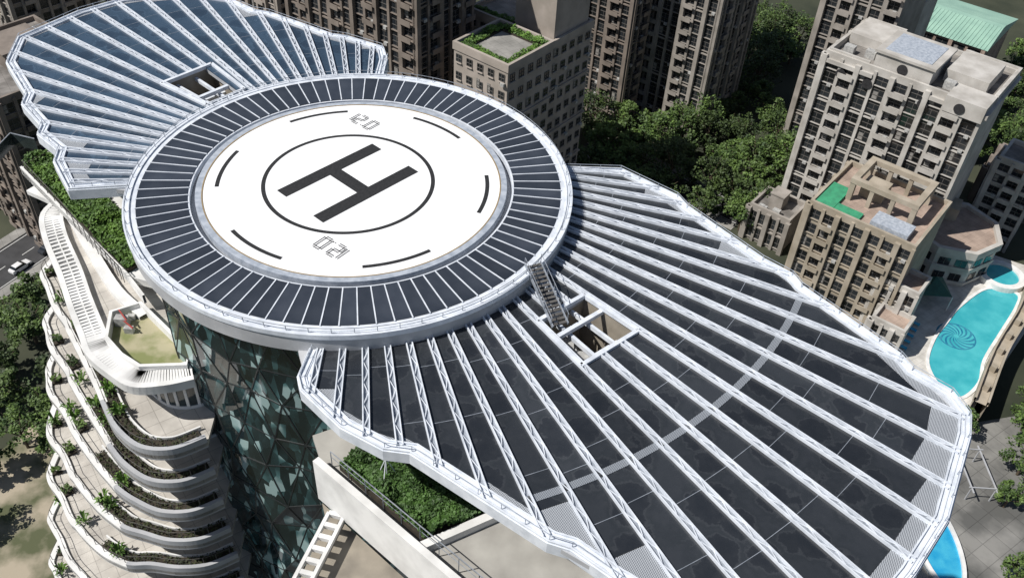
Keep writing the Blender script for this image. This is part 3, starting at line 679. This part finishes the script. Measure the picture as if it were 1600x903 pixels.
h=[mp(a_,b_,0)[:2] for a_,b_ in ((2.4,10.6),(12,10.6),(12,12.2),(2.4,12.2))];hedge(h,-40,1.3,1200,.4,'clipped green hedge on a roof garden')
h=[mp(a_,b_,0)[:2] for a_,b_ in ((10.6,2.2),(12,2.2),(12,10.6),(10.6,10.6))];hedge(h,-40,1.0,800,.4,'clipped green hedge on a roof garden')
r,mp,bx,add=building('taupe tiled building with planted upper roof',(-1,120),21,13,-43,13,2.6,'stoneC','FLR',pent=False,balc=0,roofm='pave',pil=False,win_w=.5,win_h=.42)
mb=MB();bx(mb,11,20.5,1,12,-42.9,-33);bx(mb,10.6,20.9,.6,12.4,-33,-32.4);add(mb,'penthouse',['stoneC'])
h=[mp(a_,b_,0)[:2] for a_,b_ in ((.6,.6),(10,.6),(10,2.4),(.6,2.4))];hedge(h,-43,1.2,1200,.4,'clipped green hedge on a roof garden')
building('dark brown residential tower with balcony stacks',(20,160.5),18.5,16,-8,24,3.0,'stoneD','FR',strips=True,pent=False,sm=.12)
building('grey brown residential tower with balcony stacks',(37.5,159.5),20.5,20,-8,24,2.9,'stoneE','FR',strips=True,pent=False,sm=.12)
building('brown residential tower with balcony stacks',(-37,121),35,15,-18,21,3.1,'stoneD','FR',pent=False,strips=True)
building('dark brown residential tower with balcony stacks',(-70,160),30,15,-20,20,3.2,'stoneC','FR',pent=False)
building('dark apartment building with flat roof',(-104,104),26,22,-52,10,3.2,'stoneD','FR')
building('grey apartment building with flat roof',(-138,170),30,22,-55,9,3.2,'stoneE','FR')
building('brown apartment building with flat roof',(-108,190),34,22,-50,10,3.3,'stoneC','FR')
r,mp,bx,add=building('pink walled hall with pale green metal roof',(107,182),25,24,-66,5,4,'roofpink','FL',pent=False,balc=0,name='hall',roofm='roofg',parapet=.2)
mb=MB();b_=[mp(-1,-1,-65.6),mp(26,-1,-65.6),mp(26,25,-65.6),mp(-1,25,-65.6)];t_=[mp(-.5,11,-63.6),mp(25.5,11,-63.6),mp(25.5,13,-63.6),mp(-.5,13,-63.6)];mb.box8(b_,t_)
for i in range(26):mb.beam(mp(i,-1,-65.5),mp(i,11,-63.55),.12,.12)
add(mb,'metal_roof',['roofg'])
building('grey apartment building beside trees',(165,190),30,20,-62,8,3.2,'stoneE','FL')
building('low dark building with flat roof beside trees',(118,128),14,12,-76,3,3,'stoneD','FL')
building('pale stone apartment tower beside the pool',(111.5,114),9,9,-65,7,3,'stoneA','FL',pent=False)
def sheet(name,pts,z,m,thick=None):
    mb=MB()
    if thick:mb.prism(pts,z-thick,z)
    else:mb.poly([(p[0],p[1],z) for p in pts])
    o=mb.obj(name,[m]);o['kind']='structure';return o
sheet('ground',[(-1500,-900),(1500,-900),(1500,2500),(-1500,2500)],GZ,'ground')
def road(c,d,w,L,dz=0):
    c=Vector(c);d=Vector(d).normalized();n=Vector((-d.y,d.x))
    q=lambda a,b:tuple(c+d*a+n*b)
    sheet('road',[q(-L,-w/2),q(L,-w/2),q(L,w/2),q(-L,w/2)],GZ+.03+dz,'asph')
    for s in (-1,1):
        sheet('pavement',[q(-L,s*(w/2)),q(L,s*(w/2)),q(L,s*(w/2+2.5)),q(-L,s*(w/2+2.5))],GZ+.16+dz,'pave',.14)
    for off in (0,-w/2+.5,w/2-.5):
        mb=MB();a=-L
        while a<L:
            e=a+3 if off==0 else a+7
            mb.poly([(*q(a,off-.08),GZ+.036+dz),(*q(e,off-.08),GZ+.036+dz),(*q(e,off+.08),GZ+.036+dz),(*q(a,off+.08),GZ+.036+dz)]);a+=7
        o=mb.obj('road_marking',['paint']);o['kind']='structure'
road((-90,80),(.42,.9),10,120)
road((45,128),(.8,-.6),8,22)
road((101,14),(.45,.9),9,44,.02)
sheet('bare_soil',[(-66,45),(-52,34),(-42,8),(-50,-15),(-75,-10),(-78,20)],GZ+.01,'sand')
sheet('paved_court',[(74,15),(92,15),(110,62),(92,57),(76,66)],GZ+.02,'court')
sheet('paved_court',[(-40,-15),(-40,30),(-5,60),(40,60),(70,62),(74,15),(40,-60),(-20,-60)],GZ+.015,'paved')
sheet('pool_deck',[(76,66),(92,56),(118,88),(124,98),(112,104),(84,84)],-82,'deck',3)
pool=[(108,91.5),(113.5,90.8),(112,87),(106,79),(100,71),(97,65),(92.5,61),(90,63),(89.4,69),(92.6,75.6),(96.5,80.5),(100.5,85.3)]
pc=cr_spline(pool,5,True)
mb=MB();mb.poly([(*p,-81.98) for p in pc]);o=mb.obj('pool_water',['water']);o['kind']='structure'
mb=MB();strip(mb,pc,offset(pc,.6,True),-82,-81.8,0,True);o=mb.obj('pool_coping',['concw']);tag(o,'pale stone coping around a turquoise swimming pool','pool edge')
mb=MB()
for k in range(14):
    a_=math.radians(k*360/14);A1=[];A2=[]
    for j in range(8):
        t=j/7;rr=.5+t*2.9;A1.append((97+rr*math.cos(a_+t*1.1),77+rr*math.sin(a_+t*1.1)));A2.append((97+rr*math.cos(a_+t*1.1+.2),77+rr*math.sin(a_+t*1.1+.2)))
    for j in range(7):mb.poly([(*A1[j],-81.97),(*A1[j+1],-81.97),(*A2[j+1],-81.97),(*A2[j],-81.97)])
strip(mb,circ(3.4,32,c=(97,77)),circ(3.7,32,c=(97,77)),-81.976,-81.968,0,True)
tag(mb.obj('pool_mosaic',['water2'],fix=False),'round swirling blue mosaic in the swimming pool','mosaic')
mb=MB();strip(mb,circ(4.7,40,c=(112,95.5)),circ(3.4,40,c=(112,95.5)),-82,-80.8,0,True);mb.prism(circ(3.39,40,c=(112,95.5)),-82,-81.2,1)
tag(mb.obj('hot_tub',['concw','water']),'round raised stone hot tub beside the pool','hot tub')
mb=MB();c=(94.3,87.3)
b=[(c[0]-3,c[1]-3),(c[0]+3,c[1]-3),(c[0]+3,c[1]+3),(c[0]-3,c[1]+3)]
for i in range(4):
    p,q=b[i],b[(i+1)%4];mb.poly([(*p,-78.5),(*q,-78.5),(c[0],c[1],-76)],0);mb.beam((*p,-82),(*p,-78.5),.2,.2,1)
tag(mb.obj('canvas_canopy',['canopy','concw'],fix=False),'dark green pyramid canopy beside the swimming pool','canopy')
for i in range(5):
    x=87+i*1.1;y=72+i*1.7
    mb=MB();d=Vector((.8,-.6,0));n=Vector((.6,.8,0));p=Vector((x-2,y+1,-81.6))
    mb.box8([p-n*.35,p+d*1.3-n*.35,p+d*1.3+n*.35,p+n*.35],[q+Vector((0,0,.1)) for q in (p-n*.35,p+d*1.3-n*.35,p+d*1.3+n*.35,p+n*.35)])
    mb.box8([p-n*.35,p+n*.35,p-d*.5+n*.35+Vector((0,0,.5)),p-d*.5-n*.35+Vector((0,0,.5))],[q+Vector((0,0,.1)) for q in (p-n*.35,p+n*.35,p-d*.5+n*.35+Vector((0,0,.5)),p-d*.5-n*.35+Vector((0,0,.5)))])
    for a_ in (.1,1.2):
        for s in (-.3,.3):mb.beam(p+d*a_+n*s-Vector((0,0,.4)),p+d*a_+n*s,.06,.06)
    tag(mb.obj('sun_lounger',['blue']),'blue sun lounger on the pale pool deck','lounger','loungers beside the pool')
wl_=cr_spline([(118,92),(112,82),(103,70),(95,57)],6);mb=MB();strip(mb,wl_,offset(wl_,-2.2),-85,-79.5);strip(mb,offset(wl_,.15),offset(wl_,-.2),-79.5,-78.6)
strip(mb,offset(wl_,-2.0),offset(wl_,-2.35),-79.5,-78.6)
w_=offset(wl_,-1.1)
for i in range(0,len(w_)-1,2):mb.prism(circ(.7,4,c=w_[i]),-79.5,-78.2)
tag(mb.obj('boundary_wall',['stoneB']),'long tan stone garden wall beside the pool','wall')
c2=(80.5,32);mb=MB();ell=[(c2[0]+3.5*math.cos(t/40*6.283),c2[1]+9*math.sin(t/40*6.283)) for t in range(40)]
mb.prism(ell,GZ+.02,GZ+.5,1);strip(mb,ell,offset(ell,.6,True),GZ+.02,GZ+.9,0,True)
tag(mb.obj('paddling_pool',['concw','blue']),'bright blue oval pool with pale rim','pool')
mb=MB()
for x in (88,92):
    for y in (41,49):mb.beam((x,y,GZ),(x,y,GZ+3.0),.18,.18)
for x in (88,92):mb.beam((x,40,GZ+3.1),(x,50,GZ+3.1),.2,.2)
for y in (41,49):mb.beam((87.5,y,GZ+3.3),(92.5,y,GZ+3.3),.16,.16)
tag(mb.obj('garden_pergola',['grey']),'pale garden pergola frame on a paved court','pergola')
# ---------------------------------------------------------------- trees
def crownmesh(R,H,n,seed):
    random.seed(seed);cl=[]
    for _ in range(28):
        a=random.uniform(0,6.28);rr=R*math.sqrt(random.random())*.88;zz=H*(.35+.62*random.random()*(1-(rr/R)**2*.6))
        cl.append((rr*math.cos(a),rr*math.sin(a),zz,R*random.uniform(.16,.32)))
    mb=MB()
    def fn():
        c=random.choice(cl);t=Vector((random.gauss(0,1),random.gauss(0,1),random.gauss(0,1))).normalized()*c[3]*random.uniform(.6,1.1)
        return (c[0]+t.x,c[1]+t.y,c[2]+t.z*.8)
    leaves(mb,fn,n,.56)
    return mb.obj('crown',['leaf'],fix=False)
def trunkmesh(H,seed):
    random.seed(seed);mb=MB()
    def cone(p,q,r0,r1):
        p=Vector(p);q=Vector(q);d=(q-p).normalized();x=d.orthogonal().normalized();y=d.cross(x)
        mb.box8([p+(x*math.cos(t)+y*math.sin(t))*r0 for t in [i*1.047 for i in range(6)]],[q+(x*math.cos(t)+y*math.sin(t))*r1 for t in [i*1.047 for i in range(6)]])
    cone((0,0,0),(.1,0,H*.5),.3,.2)
    for k in range(5):
        a=k*1.256+random.random();cone((.1,0,H*(.3+.04*k)),(2.4*math.cos(a),2.4*math.sin(a),H*(.62+.06*k)),.13,.05)
    return mb.obj('trunk',['bark'])
protos=[]
for s in range(5):
    R=[4.2,5,3.6,4.6,3.2][s];H=[9,11,8,12,8][s]
    protos.append((trunkmesh(H,s),crownmesh(R,H,1700,s+20)))
first=[True]*5;random.seed(11)
TL=['leafy green street tree with rounded crown','tall leafy tree with broad irregular crown','small leafy tree with compact crown','tall full green tree','slim leafy tree with open crown']
def tree(x,y,z=GZ,k=None,s=None):
    if not visible((x,y,z+6),60):return
    k=random.randrange(5) if k is None else k;s=s or random.uniform(.8,1.25)
    e=empty('tree',TL[k],'tree',(x,y,z),'trees around the towers');e.scale=(s,s,s*random.uniform(.85,1.15));e.rotation_euler=(0,0,random.uniform(0,6.28))
    for q in protos[k]:
        if first[k]:o=q
        else:o=q.copy();COL.objects.link(o)
        o.parent=e
    first[k]=False
def scatter(poly,n,mind=5.5):
    xs=[p[0] for p in poly];ys=[p[1] for p in poly];pl=[];t=0
    while len(pl)<n and t<4000:
        t+=1;x=random.uniform(min(xs),max(xs));y=random.uniform(min(ys),max(ys))
        if inpoly(x,y,poly) and all((x-a)**2+(y-b)**2>mind**2 for a,b in pl):pl.append((x,y))
    for x,y in pl:tree(x,y)
scatter([(16,128),(20,142),(36,148),(52,145),(60,150),(72,148),(80,141),(70,116),(64,108),(50,112)],75,5.2)
scatter([(58,152),(74,150),(74,175),(95,200),(80,210),(62,190)],30,6)
scatter([(118,145),(130,138),(160,170),(155,200),(125,155)],18,6)
scatter([(-77,72),(-70,50),(-60,52),(-58,40),(-76,22),(-84,50)],15,5.6)
scatter([(-74,96),(-70,84),(-60,70),(-64,90)],5,5.2)
scatter([(-78,20),(-64,24),(-48,-6),(-56,-22),(-78,-14)],8,6.5)
scatter([(98,46),(104,60),(118,80),(124,76),(114,50),(106,40)],16,4.6)
for x,y in ((86,62),(90,55),(83,50),(94,40),(90,26)):tree(x,y,s=.7)
for i in range(5):
    if first[i]:
        for q in protos[i]:bpy.data.objects.remove(q)
random.seed(5)
def shrub(x,y,z):
    mb=MB()
    for k in range(26):
        a=random.uniform(0,6.28);L=random.uniform(.4,.9);t=random.uniform(.3,1.1)
        p=Vector((x,y,z+.1));q=p+Vector((math.cos(a)*L*.6,math.sin(a)*L*.6,t));w=Vector((-math.sin(a),math.cos(a),0))*.08
        mb.poly([p,q+w,q+Vector((math.cos(a)*.25,math.sin(a)*.25,-.1)),q-w])
    tag(mb.obj('terrace_plant',['leafb'],fix=False),'small spiky green plant on a pale terrace','plant','plants on the terraces')
for k in range(0,9):
    z=-12.5-3.5*k;C0=cr_spline(prof(k),7);C=offset(C0,.8);
    if (Vector(C[20])-Vector((-12,0))).length>(Vector(C0[20])-Vector((-12,0))).length:C=offset(C0,-.8)
    for j in random.sample(range(12,60),3):shrub(C[j][0],C[j][1],z)
# ---------------------------------------------------------------- cars
def car(x,y,rot,pm,label):
    e=empty('parked_car',label,'car',(x,y,GZ+.035),'cars parked along the street');e.rotation_euler=(0,0,rot)
    mb=MB();sec=[(-2.2,.35,.75),(-2.1,.3,.95),(-1.2,.28,1.0),(.9,.28,.95),(2.0,.3,.8),(2.25,.35,.6)]
    prev=None
    for xx,z0,z1 in sec:
        w=.88 if abs(xx)<2 else .75;r=[(xx,-w,z0),(xx,w,z0),(xx,w*.95,z1),(xx,-w*.95,z1)]
        if prev:
            for i in range(4):mb.poly([prev[i],prev[(i+1)%4],r[(i+1)%4],r[i]])
        else:mb.poly(r)
        prev=r
    mb.poly(prev);b=mb.obj('body',[pm]);b.parent=e
    mb=MB();mb.box8([(-1.7,-.8,.96),(1.0,-.8,.96),(1.0,.8,.96),(-1.7,.8,.96)],[(-1.3,-.65,1.4),(.3,-.65,1.4),(.3,.65,1.4),(-1.3,.65,1.4)]);b=mb.obj('window_glass',['win']);b.parent=e
    mb=MB();mb.box8([(-1.3,-.66,1.4),(.3,-.66,1.4),(.3,.66,1.4),(-1.3,.66,1.4)],[(-1.2,-.6,1.46),(.2,-.6,1.46),(.2,.6,1.46),(-1.2,.6,1.46)]);b=mb.obj('roof_panel',[pm]);b.parent=e
    for wx in (-1.35,1.4):
        for wy in (-.85,.85):
            mb=MB();n=12;A=[(wx+.32*math.cos(i/n*6.283),wy-.1,.32+.32*math.sin(i/n*6.283)) for i in range(n)];B=[(a,wy+.1,c) for a,_,c in A];mb.box8(A,B);b=mb.obj('wheel',['tyre']);b.parent=e
ra=math.atan2(.9,.42);dr=Vector((.42,.9)).normalized();dn=Vector((-dr.y,dr.x))
for (a,bb,pm,l) in ((3,-3.2,'carw','white saloon car parked on the asphalt street'),(10,-3.3,'card','dark saloon car parked on the asphalt street'),(-6,-3.2,'cars','silver saloon car parked on the asphalt street'),(18,1.8,'carw','white saloon car driving on the asphalt street'),(26,-3.3,'cars','silver saloon car parked on the asphalt street'),(-14,1.8,'card','dark saloon car driving on the asphalt street')):
    p=Vector((-90,80))+dr*a+dn*bb;car(p.x,p.y,ra,pm,l)
# ---------------------------------------------------------------- light, camera
w=bpy.data.worlds.new('World');scene.world=w;w.use_nodes=True;nt=w.node_tree
st=nt.nodes.new('ShaderNodeTexSky');st.sky_type='NISHITA';st.sun_disc=False
sd=Vector((-.60,-.20,.80)).normalized();el=math.asin(sd.z);az=math.atan2(sd.x,sd.y)
st.sun_elevation=el;st.sun_rotation=az
nt.links.new(st.outputs['Color'],nt.nodes['Background'].inputs['Color']);nt.nodes['Background'].inputs['Strength'].default_value=.06
L=bpy.data.lights.new('sun','SUN');L.energy=5.0;L.angle=math.radians(.5);L.color=(1,.96,.9)
lo=bpy.data.objects.new('sun',L);COL.objects.link(lo);lo.rotation_euler=sd.to_track_quat('Z','Y').to_euler()
cam=bpy.data.cameras.new('camera');co=bpy.data.objects.new('camera',cam);COL.objects.link(co);scene.camera=co
cam.sensor_width=36;cam.lens=36*1419.49/1600;cam.clip_end=4000;cam.clip_start=.5
co.matrix_world=Matrix(((CR.x,CU.x,-F.x,CAMP.x),(CR.y,CU.y,-F.y,CAMP.y),(CR.z,CU.z,-F.z,CAMP.z),(0,0,0,1)))
scene.view_settings.view_transform='Standard';scene.view_settings.look='None';scene.view_settings.exposure=0
